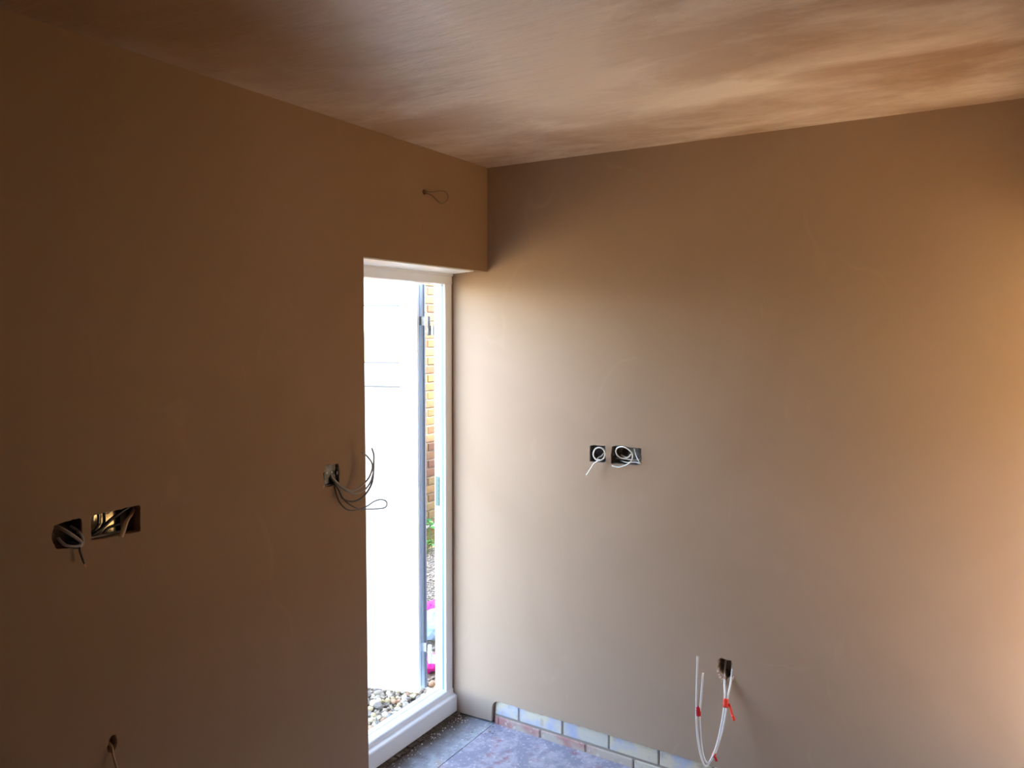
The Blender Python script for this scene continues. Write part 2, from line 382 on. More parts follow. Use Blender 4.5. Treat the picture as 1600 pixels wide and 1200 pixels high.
# ------------------------------------------------------------------ wall_right (x = 0): plaster skin, cut holes, bare brick courses at the foot
hole_rs = [(-.5234, 1.3638), (-.5444, 1.3674), (-.5652, 1.3672), (-.5963, 1.3697), (-.5988, 1.3343), (-.5984, 1.2987), (-.5609, 1.2956), (-.5247, 1.2947), (-.5225, 1.3277)]
hole_rd = [(-.6245, 1.3661), (-.6371, 1.3719), (-.6573, 1.374), (-.6775, 1.3722), (-.7248, 1.3698), (-.7469, 1.3723), (-.7579, 1.3691), (-.7558, 1.3481), (-.7586, 1.3229), (-.7577, 1.302), (-.6885, 1.2976), (-.6241, 1.2942), (-.6211, 1.3292)]
hole_rl = [(-1.0906, .5604), (-1.1000, .5690), (-1.1157, .5695), (-1.1240, .5660), (-1.1429, .5695), (-1.1469, .5415), (-1.1500, .5129), (-1.140, .500), (-1.1263, .4880), (-1.1120, .503), (-1.0985, .510), (-1.0895, .528)]
YR = YB
outer = [(.30, .008), (.19, .006), (.05, .010), (-.026, .014)]
for i in range(8):
    a = math.pi*(1 - i/14)
    outer.append((-.072 + .044*(-math.cos(a)), .078 + .042*math.sin(a)))
y = -.078; base = .1195
while y > -1.9:
    outer.append((y, base + rnd.uniform(-.0018, .0018) + (-.002 if -.17 > y > -.3 else 0))); y -= .012
outer += [(-1.9, base), (-1.9, 0), (YR, 0), (YR, H), (.30, H)]
holesR = [rough_outline(hole_rs, .0012, seed=6), rough_outline(hole_rd, .0015, seed=7), rough_outline(hole_rl, .002, .004, seed=8)]
bm = plate_with_holes('wr', outer, holesR, .06, lambda u, v, w_: (w_, u, v))
box(bm, .06, .30, YR, .30, -.1, H)
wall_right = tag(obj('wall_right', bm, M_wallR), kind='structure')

def foot_brick_mat(name, c1, c2, c3, sc):
    m = mat(name, c1, .8, bump=(70, .5, .003)); n = m.node_tree.nodes; l = m.node_tree.links; p = n['Principled BSDF']; tc = next(x for x in n if x.type == 'TEX_COORD')
    a = None
    for i, (col, lo, hi) in enumerate([(c2, .48, .62), (c3, .60, .68)]):
        mp = n.new('ShaderNodeMapping'); mp.inputs['Location'].default_value = (i*3.1, i*1.7, 0); l.new(tc.outputs['Object'], mp.inputs[0])
        t = n.new('ShaderNodeTexNoise'); t.inputs['Scale'].default_value = sc*(1+i*2.5); t.inputs['Detail'].default_value = 4; l.new(mp.outputs[0], t.inputs['Vector'])
        r = n.new('ShaderNodeMapRange'); r.inputs[1].default_value = lo; r.inputs[2].default_value = hi; l.new(t.outputs[0], r.inputs[0])
        x = n.new('ShaderNodeMix'); x.data_type = 'RGBA'; x.inputs[7].default_value = col; l.new(r.outputs[0], x.inputs[0])
        if a is None: x.inputs[6].default_value = c1
        else: l.new(a, x.inputs[6])
        a = x.outputs[2]
    l.new(a, p.inputs['Base Color']); return m
M_fb1 = foot_brick_mat('bare_brick_grey', lin('#d8cfb9'), lin('#b9bdd0'), lin('#c4b8a4'), 7)
M_fb2 = foot_brick_mat('bare_brick_red_stained', lin('#c9bba9'), lin('#c08f86'), lin('#d8cdbf'), 8)
M_fb3 = foot_brick_mat('bare_brick_blue', lin('#a9b2d2'), lin('#cfc9bb'), lin('#d4ccba'), 6)
def foot_brick(y0, y1, z0, z1, m, seed):
    rr = random.Random(seed)
    b = boxes((.013+rr.uniform(-.001, .001), .10, y1, y0, z0, z1), bev=.004)
    return obj('brick', b, m, wall_right)
J = .007
yy = [-.036, -.170, -.397, -.624, -.850, -1.077, -1.303, -1.53, -1.757, -1.898]
mats_top = [M_fb1, M_fb1, M_fb3, M_fb1, M_fb1, M_fb3, M_fb1, M_fb1, M_fb1]
for i in range(len(yy)-1): foot_brick(yy[i]-J/2, yy[i+1]+J/2, .047, .116, mats_top[i], i)
yy = [-.036, -.057, -.283, -.512, -.737, -.964, -1.19, -1.417, -1.643, -1.87]
for i in range(len(yy)-1):
    foot_brick(yy[i]-(J/2 if i > 1 else 0), yy[i+1]+(J/2 if i else 0), -.03, .037, M_fb2 if i < 4 else M_fb1, 40+i)
obj('mortar', boxes((.0175, .0995, -1.9, -.032, -.03, .1185)), mat('limewashed_mortar', lin('#a3988a'), .9, bump=(80, .6, .004)), wall_right)

# ------------------------------------------------------------------ ceiling, floor, back and far walls, outside of the building
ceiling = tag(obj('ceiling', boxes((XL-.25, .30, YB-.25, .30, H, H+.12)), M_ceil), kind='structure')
tag(obj('wall_outer', boxes((.31, 5.9, YB-.2, .30, -.05, H+.125)), M_render), kind='structure')
roof = tag(obj('roof', boxes((XL-.5, 6, YB-.5, .45, H+.13, H+.27)), M_roof), 'flat felted roof over the plastered room', 'roof', kind='structure')
floor = thing('floor', None, None, (0, 0, -.1), kind='structure')
obj('slab', boxes((XL, .2, YB, -.0345, -.1, 0)), M_slab, floor)
obj('slab', boxes((DX-.5, .2, -.0315, .20, -.1, .001)), M_slab2, floor)['label'] = 'greyer strip of concrete slab in the doorway'
obj('slab_joint', boxes((XL, 0, -.0347, -.0313, -.1, -.004)), M_dark, floor)
# rough dark concrete lip and crumbs along the foot of the sill
bm = bmesh.new(); N = 60
for i in range(N):
    x0 = DX + i*(-.002-DX)/N; x1 = DX + (i+1)*(-.002-DX)/N
    box(bm, x0, x1, .152+rnd.uniform(-.005, .004), .20, -.01, .009+rnd.uniform(-.004, .004))
obj('rough_concrete_lip', bm, mat('damp_concrete', lin('#4a3d31'), .95, bump=(90, .8, .006), var=(lin('#6e6252'), 30, 5, .5, .68)), floor)
bm = bmesh.new()
for i in range(170):
    s = rnd.choice([.0015, .002, .003, .004]); x = rnd.uniform(DX, -.004); y_ = .155 - abs(rnd.gauss(0, .03))
    if rnd.random() < .25: x = -abs(rnd.gauss(0, .08))-.004; y_ = rnd.uniform(-.1, .15)
    r = bmesh.ops.create_icosphere(bm, subdivisions=1, radius=s, matrix=Matrix.Translation((x, y_, s*.6)))
    for v in r['verts']: v.co += Vector((rnd.uniform(-1, 1), rnd.uniform(-1, 1), rnd.uniform(-.5, .5)))*s*.35
obj('rubble_crumbs', bm, random_mat('crumb', [lin('#8d8478'), lin('#b6aa9c'), lin('#5b5048')]), floor)['kind'] = 'stuff'

# back wall (behind the camera's right hand) with a tall open window beside wall_right
BX0, BX1, BZ, BS = -.64, -.05, 2.1, .28
bm = boxes((XL, BX0, YB-.25, YB, 0, H), (BX1, .30, YB-.25, YB, 0, H), (BX0, BX1, YB-.25, YB, BZ, H), (BX0, BX1, YB-.25, YB, 0, BS))
M_wallO = plaster('pink_plaster_lightened', (.52, .385, .275, 1), (.57, .43, .315, 1), .7)  # unseen walls made lighter to lift the bounce light in the room
tag(obj('wall_back', bm, M_wallO), kind='structure')
tag(obj('wall_far', boxes((XL-.25, XL, YB-.25, .30, 0, H)), M_wallO), kind='structure')
tag(obj('sun_block_canopy', boxes((-3.2, 2.4, YB-2.1, YB-.25, 2.30, 2.42)), M_roof), 'added flat canopy out of view, keeping the sun off the rear window', 'roof', kind='structure')  # unseen canopy added to block direct sun at the rear window
tag(obj('sky_block_wall', boxes((-16, 14, -14.4, -14, -.4, 5.2)), mat('ochre_render', (.55, .36, .17), .9)), 'added tall ochre wall out of view, hiding the sky from the rear window', 'wall', kind='structure')  # unseen wall added to cut the low sky seen through the rear window
tag(obj('trim_1', boxes((BX0, BX0+.04, YB-.16, YB-.08, BS, BZ), (BX1-.04, BX1, YB-.16, YB-.08, BS, BZ), (BX0+.04, BX1-.04, YB-.16, YB-.08, BZ-.04, BZ)), M_pvc), kind='structure')

# ------------------------------------------------------------------ door_1: white frame recessed in the opening, leaf standing open outside
door = thing('door_1', None, None, (-.4, .23, 0), kind='structure')
FY0, FY1 = .198, .262
jamb_prof = [(0, FY0), (-.052, FY0), (-.055, FY0+.004), (-.055, FY0+.012), (-.051, FY0+.014), (-.051, FY0+.019), (-.055, FY0+.021), (-.055, FY1), (-.050, FY1+.004), (0, FY1+.004)]
obj('jamb', prism(jamb_prof, .085, HZ, 2), M_pvc, door)
obj('jamb', prism([(DX-p[0], p[1]) for p in jamb_prof], .085, HZ, 2), M_pvc, door)
obj('gasket', prism([(-.0562, FY0+.011), (-.0562, FY0+.0225), (-.050, FY0+.0225), (-.050, FY0+.011)], .13, 2.062, 2), M_seal, door)
obj('jamb_seal', boxes((-.004, .0, FY0-.004, FY0+.001, .09, HZ-.008)), mat('brown_edge', lin('#8d7462'), .9), door)
# head: lower face, bead, and the lining board that covers the soffit
head_prof = [(FY0, 2.064), (FY0-.002, 2.067), (FY0-.002, 2.100), (FY0-.006, 2.104), (FY0-.006, 2.1165), (FY1, 2.1165), (FY1, 2.060), (FY0+.02, 2.060)]
obj('frame_head', prism(head_prof, DX+.001, -.001, 0), M_pvc, door)
bm = prism([(DX+.001, .004), (-.105, .004), (-.055, .10), (-.012, .190), (-.012, FY0-.003), (DX+.001, FY0-.003)], 2.1115, 2.1168, 2)
obj('soffit_lining', bm, M_pvc, door)
bm = bmesh.new()
for i in range(14):
    t = i/13; s = rnd.uniform(.003, .006); p = Vector((-.100 + .09*t, .02 + .165*t, 2.1145))
    bmesh.ops.create_icosphere(bm, subdivisions=1, radius=s, matrix=Matrix.Translation(p + Vector((rnd.uniform(0, .006), 0, 0))))
obj('grey_filler', bm, mat('grey_filler', (.10, .09, .08), .9), door)['kind'] = 'stuff'
sill_prof = [(.262, -.05), (.200, -.05), (.200, .010), (.176, .010), (.174, .013), (.174, .086), (.177, .091), (.192, .097), (.194, .100), (.194, .118), (.197, .122), (.214, .129), (.229, .130), (.230, .127), (.233, .127), (.234, .130), (.262, .129), (.266, .124), (.266, -.05)]
obj('threshold', prism(sill_prof, DX, -.001, 0), M_pvc, door)
obj('threshold_gasket', boxes((DX+.055, -.055, .2302, .2328, .1265, .1285)), M_gasket, door)
# lock keep on the inner cheek of the jamb
bm = boxes((-.0575, -.0552, .232, .256, 1.02, 1.160), bev=.0008)
for z in (1.035, 1.055, 1.075, 1.095, 1.118, 1.142):
    box(bm, -.0588, -.0572, .236, .252, z-.006, z+.006)
obj('strike_plate', bm, mat('dull_zinc', (.10, .19, .18), .55), door)['label'] = 'dull grey-green perforated lock plate'

# leaf: own axes; u runs from the hinge edge to the free edge, w through the thickness (0 = room-side face)
U = Vector((-.342, .940, 0)); W = Vector((.940, .342, 0)); O = Vector((-.085, .340, 0)); LB, LT, LW = .092, 2.084, .74
def leafmap(bm):
    for v in bm.verts: v.co = O + U*v.co.x + W*v.co.y + Vector((0, 0, v.co.z))
    return bm
leaf = thing('door_leaf', None, None, Vector((0, 0, 0)), kind=None)
leaf.parent = door; leaf.location = O - door.location
def lpart(name, bm, m, smooth=False): return obj(name, leafmap(bm), m, leaf, smooth)
sw = .085
lpart('stile', boxes((0, sw, 0, .052, LB, LT), (-.020, sw, .052, .068, LB, LT), (-.004, 0, .014, .020, LB+.01, LT-.01)), M_pvc)
lpart('stile', boxes((LW-sw, LW, 0, .052, LB, LT), (LW-sw, LW+.020, .052, .068, LB, LT)), M_pvc)
lpart('rail', boxes((sw, LW-sw, 0, .068, LT-.10, LT)), M_pvc)
lpart('rail', boxes((sw, LW-sw, 0, .068, 1.585, 1.682)), M_pvc)
lpart('rail', boxes((sw, LW-sw, 0, .068, LB, LB+.17)), M_pvc)
lpart('edge_gasket', boxes((-.0206, -.013, .049, .0675, LB+.005, LT-.005)), mat('slate_gasket', (.20, .24, .31), .5))
lpart('edge_groove', boxes((-.0015, .0005, .026, .040, LB+.02, LT-.02)), M_seal)
G0, G1 = 1.682, LT-.10
bm = boxes((sw, LW-sw, .010, .058, G1-.016, G1), (sw, LW-sw, .010, .058, G0, G0+.014), (sw, sw+.012, .010, .058, G0+.014, G1-.016), (LW-sw-.012, LW-sw, .010, .058, G0+.014, G1-.016))
lpart('glazing_bead', bm, M_pvc)
bm = boxes((sw+.001, LW-sw-.001, .004, .012, G1-.021, G1-.0155), (sw+.001, LW-sw-.001, .004, .012, G0+.0115, G0+.0165))
lpart('glazing_seal', bm, M_gasket)
lpart('glass_pane', boxes((sw+.011, LW-sw-.011, .028, .034, G0+.013, G1-.015)), M_glass)
# lower infill panel with a raised field
bm = boxes((sw, LW-sw, .012, .056, LB+.17, 1.585))
bmesh.ops.bevel(bm, geom=[], offset=0)
lpart('infill_panel', bm, M_pvc)
lpart('raised_field', boxes((sw+.085, LW-sw-.085, .0095, .020, LB+.25, 1.50), bev=.0022), M_pvc)
lpart('panel_seal', boxes((sw+.001, LW-sw-.001, .006, .0125, 1.5785, 1.5838)), M_gasket)
lpart('handle', boxes((LW-.062, LW-.030, -.012, .0, .99, 1.21), (LW-.055, LW-.037, -.045, -.012, 1.10, 1.12), (LW-.16, LW-.037, -.055, -.040, 1.10, 1.12), bev=.002), M_galv)
# two flag hinges carry the leaf on the jamb
def hinge(zc, m):
    bm = lathe(bmesh.new(), (-.054, .296, zc-.045), (0, 0, 1), [(.0085, 0), (.0095, .003), (.0095, .040), (.0085, .0405), (.0085, .0415), (.0095, .042), (.0095, .087), (.0085, .09)], 12)
    box(bm, -.049, -.012, .268, .274, zc-.044, zc+.0)          # plate on the jamb's outer face
    box(bm, -.052, -.046, .270, .290, zc-.044, zc+.0)
    for v in box(bm, -.026, 0, .030, .036, zc+.002, zc+.044): v.co = O + U*v.co.x + W*v.co.y + Vector((0, 0, v.co.z))
    return obj('hinge', bm, m, leaf)
hinge(1.872, M_galv); hinge(.285, M_pvc)

# ------------------------------------------------------------------ cables and back boxes on the left wall
def backbox_y(name, label, x0, x1, z0, z1, d0, d1, group=None, m=M_galv):
    """open steel box let into wall_left (opening towards -y)"""
    t = thing(name, label, 'back box', ((x0+x1)/2, d1, z0), group)
    s = .0014
    obj('shell', boxes((x0, x1, d1-s, d1, z0, z1), (x0, x0+s, d0, d1-s, z0, z1), (x1-s, x1, d0, d1-s, z0, z1), (x0+s, x1-s, d0, d1-s, z0, z0+s), (x0+s, x1-s, d0, d1-s, z1-s, z1)), m, t)
    zc = (z0+z1)/2
    for x in (x0+s, x1-s):
        sgn = 1 if x < (x0+x1)/2 else -1
        obj('fixing_lug', boxes((min(x, x+sgn*.008), max(x, x+sgn*.008), d0+.004, d0+.0055, zc-.006, zc+.006)), m, t)
    return t
def backbox_x(name, label, y0, y1, z0, z1, d0, d1, group=None, m=M_galv, lugs=True):
    t = thing(name, label, 'back box', (d1, (y0+y1)/2, z0), group); s = .0014
    obj('shell', boxes((d1-s, d1, y0, y1, z0, z1), (d0, d1-s, y0, y0+s, z0, z1), (d0, d1-s, y1-s, y1, z0, z1), (d0, d1-s, y0+s, y1-s, z0, z0+s), (d0, d1-s, y0+s, y1-s, z1-s, z1)), m, t)
    zc = (z0+z1)/2
    for y_ in (y0+s, y1-s) if lugs else ():
        sgn = 1 if y_ < (y0+y1)/2 else -1
        obj('fixing_lug', boxes((d0+.004, d0+.0055, min(y_, y_+sgn*.008), max(y_, y_+sgn*.008), zc-.006, zc+.006)), m, t)
    return t
def base_of(paths):
    P = [Vector(p) for q in paths for p in q]
    return Vector((sum(p.x for p in P)/len(P), sum(p.y for p in P)/len(P), min(p.z for p in P)))
def cable(label, pts, r, m, flat=1.0, flatdir=None, name='cable', group=None, n=6, cores=None):
    """one cable; cores = bared conductor ends showing at its last point"""
    if not cores:
        return tag(obj(name, tube(bmesh.new(), pts, r, 8, n, flat, flatdir), m, smooth=True, loc=base_of([pts])), label, 'cable', group)
    t = thing(name, label, 'cable', base_of([pts]), group)
    obj('sheath', tube(bmesh.new(), pts, r, 8, n, flat, flatdir), m, t, True)
    e = Vector(pts[-1]); d = (e - Vector(pts[-2])).normalized(); sd_ = d.orthogonal().normalized()
    for k_, (off, mm) in enumerate(cores):
        p = e + sd_*off*r
        obj('conductor', tube(bmesh.new(), [p - d*.004, p + d*.006, p + d*.010], r*.28, 6, 2), mm, t, True)
    return t

# switch box by the doorway
t = backbox_y('switch_back_box', 'small grey steel back box in the brown wall beside the doorway', -1.022, -.950, 1.3065, 1.3785, .002, .018)
for x, z in ((-.998, 1.349), (-.974, 1.347)):
    obj('fixing_screw', lathe(bmesh.new(), (x, .0165, z), (0, -1, 0), [(.0045, 0), (.0045, .002), (.003, .0032), (.0005, .0034)], 10), M_screw, t, True)
obj('knockout', lathe(bmesh.new(), (-.998, .0165, 1.322), (0, -1, 0), [(.010, 0), (.010, .0012), (.0005, .0013)], 16), M_galv, t)
obj('grommet', lathe(bmesh.new(), (-.972, .0165, 1.322), (0, -1, 0), [(.011, 0), (.012, .003), (.008, .0045), (.0005, .003)], 16), M_dark, t, True)
A_ = [(-.9787, .014, 1.3385), (-.965, -.0022, 1.3091), (-.9437, -.0244, 1.2851), (-.9224, -.04, 1.2777), (-.8903, -.0533, 1.2939), (-.8643, -.0622, 1.3205), (-.853, -.0667, 1.3492), (-.8571, -.0689, 1.3719), (-.8774, -.0644, 1.3988), (-.8938, -.06, 1.4115)]
B_ = [(-.9719, .014, 1.3257), (-.9590, .006, 1.3120), (-.9513, -.0067, 1.2939), (-.9381, -.0333, 1.2757), (-.9179, -.05, 1.2681), (-.8857, -.0633, 1.2807), (-.8689, -.0733, 1.3061), (-.862, -.08, 1.3383), (-.8645, -.0844, 1.3717), (-.8604, -.0822, 1.4008), (-.8686, -.08, 1.4274)]
C_ = [(-.9831, .014, 1.3298), (-.9800, -.005, 1.3140), (-.9725, -.0190, 1.2846), (-.97, -.035, 1.2576), (-.9459, -.0475, 1.2444), (-.9174, -.06, 1.2468), (-.8878, -.065, 1.2622), (-.8654, -.07, 1.2888), (-.8495, -.0675, 1.3187), (-.843, -.065, 1.3613)]
D_ = [(-.9760, .014, 1.3291), (-.9765, .000, 1.3120), (-.9785, -.0100, 1.2745), (-.9918, -.0453, 1.2444), (-.9727, -.062, 1.2215), (-.9388, -.076, 1.2179), (-.9006, -.0833, 1.2234), (-.8663, -.088, 1.2351), (-.8325, -.09, 1.2353), (-.804, -.09, 1.2222), (-.8019, -.088, 1.2048), (-.8213, -.0833, 1.1997), (-.8928, -.078, 1.2101), (-.9239, -.066, 1.2159), (-.955, -.0493, 1.2373), (-.9591, -.0167, 1.2611), (-.9700, -.004, 1.3075), (-.9700, .014, 1.3130)]
cable('grey cable curving up from the switch box, its tip hooked back to the left', A_, .0030, M_grey, cores=[(0, M_copper)])
cable('grey cable curving up from the switch box, its tip the highest of all', B_, .0031, M_grey, cores=[(0, M_copper)])
cable('thick dark sheathed cable ending blunt behind the two upright tips by the doorway', C_, .0034, M_dgrey)
cable('thin dark wire ending in a closed loop, lowest of those from the switch box', D_, .0023, M_dgrey)

# two cut-outs side by side at the left: one boxed, one open to the cavity
backbox_y('socket_back_box', 'dark steel back box in the left cut-out holding a curled pale cable', -1.9405, -1.8675, 1.2985, 1.3705, .003, .045, m=M_dark)
lc1 = [(-1.9122, .040, 1.3539), (-1.9083, .0144, 1.3487), (-1.8982, .0008, 1.3374), (-1.8848, -.0099, 1.322), (-1.8789, -.015, 1.3122), (-1.8839, -.017, 1.3053), (-1.8991, -.012, 1.3064), (-1.9113, .0012, 1.3119), (-1.9115, .030, 1.3238)]
lc2 = [(-1.8741, .040, 1.3448), (-1.8709, .0133, 1.337), (-1.8690, -.002, 1.3242), (-1.8713, -.0105, 1.3113), (-1.8765, -.012, 1.3014), (-1.8883, -.0057, 1.2993), (-1.8965, .030, 1.3042)]
tl = [(-1.8862, .030, 1.3083), (-1.8837, -.012, 1.3041), (-1.8827, -.016, 1.2926), (-1.8808, -.019, 1.2797), (-1.8756, -.022, 1.2577)]
cable('pale grey cable curled across the left cut-out from corner to corner', lc1, .0030, M_grey, 1.7)
cable('pale grey cable hooked round the right edge of the left cut-out', lc2, .0026, M_grey, 1.5)
cable('dark cut cable end hanging below the left cut-out', tl, .0026, M_dgrey, 1.4, cores=[(.5, M_copper), (-.5, M_copper)])
bm = bmesh.new()
for (x, z, s) in [(-1.926, 1.330, .006), (-1.931, 1.322, .005), (-1.924, 1.318, .006)]:
    r = bmesh.ops.create_icosphere(bm, subdivisions=1, radius=s, matrix=Matrix.Translation((x, .040, z)))
    for v in r['verts']: v.co += Vector((rnd.uniform(-1, 1), 0, rnd.uniform(-1, 1)))*s*.3
tag(obj('brick_crumb', bm, mat('orange_crumb', lin('#8a4a2a'), .9), loc=(-1.927, .04, 1.313)), 'orange brick crumbs lodged in the left cut-out box', 'rubble')
# open cavity: dark stud and board at the back, foil-faced insulation, black cables
ins = thing('insulation_board', 'crinkled gold foil insulation showing through the open cut-out', 'insulation', (-1.80, .055, 1.29))
bm = bmesh.new(); bmesh.ops.create_grid(bm, x_segments=14, y_segments=8, size=.5)
for v in bm.verts: v.co = Vector((-1.843 + (v.co.x+.5)*.098, .0535 + rnd.uniform(-.0006, .0006) + .034*v.co.x*.083, 1.297 + (v.co.y+.5)*.080))
obj('foil_face', bm, M_foil, ins, True)
tag(obj('timber_stud', boxes((-1.742, -1.700, .038, .0598, 1.296, 1.380)), M_dark, loc=(-1.73, .05, 1.296)), 'dark timber stud at the right of the open cut-out', 'stud')
cable('black cable dropping steeply at the left of the open cut-out', [(-1.7998, .044, 1.385), (-1.8011, .0365, 1.3429), (-1.8093, .0325, 1.3299), (-1.822, .0323, 1.3175), (-1.8287, .034, 1.2980)], .0042, M_black)
cable('black cable bending down between the two foil patches', [(-1.7843, .046, 1.385), (-1.7841, .0420, 1.3419), (-1.7934, .0383, 1.3268), (-1.8114, .036, 1.3119), (-1.8194, .036, 1.2980)], .0038, M_black)
cable('thick black cable slanting across the middle of the open cut-out', [(-1.7107, .030, 1.3728), (-1.7506, .0300, 1.3535), (-1.7739, .0274, 1.3432), (-1.7912, .0264, 1.3316), (-1.8087, .0252, 1.3199), (-1.8357, .026, 1.3081)], .0050, M_black)
cable('short black cable curving under the slanting one in the open cut-out', [(-1.7496, .031, 1.3257), (-1.7758, .0287, 1.3239), (-1.7897, .0253, 1.3196), (-1.8018, .020, 1.3082)], .0040, M_black)
cable('black cable lying along the bottom edge of the open cut-out', [(-1.7455, .028, 1.304), (-1.7873, .0207, 1.3078), (-1.8183, .0183, 1.3086), (-1.8386, .018, 1.3115)], .0042, M_dgrey)
cable('flat brown-grey cable leaning across the right of the open cut-out', [(-1.7000, .036, 1.3651), (-1.7234, .02, 1.346), (-1.7435, .008, 1.3339), (-1.7583, -.003, 1.317), (-1.7672, -.004, 1.2988)], .0030, M_tan, 2.1, (1, -.3, .4))
cable('thin white wire standing beside the black cable at left of the open cut-out', [(-1.8025, .0305, 1.383), (-1.8035, .0305, 1.352), (-1.8060, .029, 1.3390)], .0012, M_white)

# small hole low on the left wall
cable('single tan cable hanging from the small ragged hole low on the brown wall', [(-1.800, .055, 1.3367-.59), (-1.8065, .02, .7445), (-1.8109, -.004, .7385), (-1.8149, -.015, .7246), (-1.8160, -.024, .7098), (-1.8156, -.031, .6932), (-1.814, -.035, .663), (-1.811, -.034, .60)], .0030, M_tan, 1.5)
# wire loop over the door
cable('thin brown wire loop poking out of the wall above the doorway', [(-.456, .055, 2.407), (-.4582, .0027, 2.4065), (-.436, -.0223, 2.4059), (-.3978, -.0359, 2.4147), (-.3744, -.0459, 2.412), (-.3615, -.0486, 2.3958), (-.377, -.0486, 2.3731), (-.4052, -.0459, 2.3621), (-.4221, -.0359, 2.3743), (-.440, -.0223, 2.3925), (-.4592, .0027, 2.4011), (-.458, .055, 2.402)], .0021, mat('brown_wire', (.16, .095, .055), .4), name='wire_loop')

# ------------------------------------------------------------------ cables and back boxes on the right wall
GB = 'empty steel boxes in the right wall'
backbox_x('socket_back_box', 'small square steel back box in the pale wall with a coiled white cable', -.5985, -.5235, 1.296, 1.368, .004, .046, lugs=False)
tb = backbox_x('socket_back_box', 'wide double steel back box in the pale wall beside the coiled cable', -.7575, -.6235, 1.298, 1.3715, .004, .046)
obj('rubber_grommet', lathe(bmesh.new(), (.0445, -.668, 1.345), (-1, 0, 0), [(.013, 0), (.014, .002), (.010, .004), (.0005, .003)], 16), M_dark, tb, True)
obj('knockout', lathe(bmesh.new(), (.0445, -.722, 1.340), (-1, 0, 0), [(.011, 0), (.011, .0014), (.0005, .0015)], 16), M_galv, tb)
coil = [(.040, -.5728, 1.3316), (.030, -.5641, 1.318), (.022, -.552, 1.310), (.018, -.5573, 1.3048), (.014, -.5732, 1.3051), (.01, -.586, 1.3159), (.006, -.5926, 1.3304), (.002, -.5918, 1.3449), (-.0008, -.584, 1.3556), (-.0024, -.5714, 1.3596), (-.004, -.5582, 1.3561), (-.0056, -.5482, 1.3462), (-.0072, -.5444, 1.3326), (-.0088, -.548, 1.3191), (-.0104, -.5582, 1.3095), (-.012, -.5725, 1.3064), (-.0137, -.5871, 1.3108), (-.0155, -.5983, 1.3214), (-.0172, -.6033, 1.3355), (-.0189, -.6011, 1.3494), (-.0207, -.5924, 1.3594), (-.0224, -.5798, 1.3629), (-.0241, -.5668, 1.359), (-.0257, -.5573, 1.3488), (-.027, -.5538, 1.3351), (-.0283, -.5578, 1.3218), (-.0297, -.5682, 1.3126), (-.031, -.5774, 1.308), (-.0323, -.5607, 1.2958), (-.0337, -.5435, 1.2691), (-.035, -.5261, 1.2421)]
cable('white cable coiled round in the square box, its cut tail pointing down left', coil, .0027, M_white, 1.3, n=5, cores=[(.5, M_copper), (-.5, M_dgrey)])
cable('white cable looping out over the edge of the wide double box', [(.036, -.6521, 1.3304), (.030, -.6821, 1.3224), (.0142, -.7043, 1.3393), (.0085, -.7044, 1.3331), (.0027, -.6895, 1.3244), (-.0031, -.6644, 1.3264), (-.0088, -.6491, 1.3446), (-.0146, -.6564, 1.366), (-.0204, -.6863, 1.3745), (-.0246, -.7205, 1.3599), (-.0227, -.7286, 1.3372), (-.0208, -.7195, 1.3153), (-.0168, -.6958, 1.2986), (-.0114, -.6636, 1.2865), (-.006, -.6308, 1.2884)], .0025, M_white, 1.2)
cable('white cable bent to a point in the right end of the double box', [(.036, -.712, 1.363), (.0206, -.722, 1.3508), (.0083, -.7339, 1.3327), (.0006, -.7483, 1.3142), (.003, -.7520, 1.3087), (.0086, -.7271, 1.310), (.0134, -.6852, 1.3057), (.036, -.6495, 1.3069)], .0022, M_white)
cable('white cable lying straight along the inside of the double box', [(.040, -.6285, 1.3129), (.026, -.6579, 1.3168), (.022, -.689, 1.3169), (.024, -.7206, 1.316), (.040, -.7419, 1.3215)], .0026, M_white)

# low hole with two taped white cables
c1 = [(.055, -1.107, .5398), (.015, -1.1139, .508), (-.01, -1.1219, .4668), (-.03, -1.1297, .4293), (-.0467, -1.1298, .368), (-.0633, -1.1181, .2739), (-.08, -1.1036, .2133), (-.0967, -1.0845, .1728), (-.11, -1.0715, .1967), (-.1225, -1.0595, .2631), (-.1317, -1.0533, .3419), (-.1358, -1.0521, .4278), (-.14, -1.0539, .6163)]
c2 = [(.055, -1.1302, .5453), (.0169, -1.1434, .5283), (-.0062, -1.1445, .4833), (-.0262, -1.1402, .4304), (-.0415, -1.1401, .3942), (-.0569, -1.1299, .3086), (-.0723, -1.1094, .2199), (-.0877, -1.0899, .1828), (-.1023, -1.0764, .203), (-.1138, -1.0686, .2532), (-.1254, -1.0655, .3213), (-.1323, -1.0643, .3875), (-.1362, -1.0693, .4493), (-.14, -1.0766, .5572)]
t = thing('cable_pair', 'two white cables hanging in a U from the low right hole, bound with red tape', 'cable', base_of([c1, c2]))
obj('cable', tube(bmesh.new(), c1, .0037, 10, 7), M_white, t, True)
obj('cable', tube(bmesh.new(), c2, .0037, 10, 7), M_white, t, True)
def wrap(p, q, r, m, name='tape', label=None):
    p = Vector(p); q = Vector(q); n_ = 5
    bm = tube(bmesh.new(), [p.lerp(q, i/n_) + Vector((0, 0, 0)) for i in range(n_+1)], r, 12, 1, .62, (1, 0, .1), raw=True)
    for v in bm.verts: v.co += Vector((rnd.uniform(-1, 1), rnd.uniform(-1, 1), rnd.uniform(-1, 1)))*.0006
    o = obj(name, bm, m, t, True)
    if label: o['label'] = label
wrap((-.033, -1.1350, .4275), (-.040, -1.1360, .3960), .0105, M_tapeB, label='bright red tape with a loose tail')
wrap((-.1343, -1.0585, .4180), (-.1330, -1.0588, .3830), .0105, M_tape, label='dark red tape round the upright ends')
wrap((-.074, -1.1065, .2200), (-.079, -1.1035, .2050), .0078, M_tape)
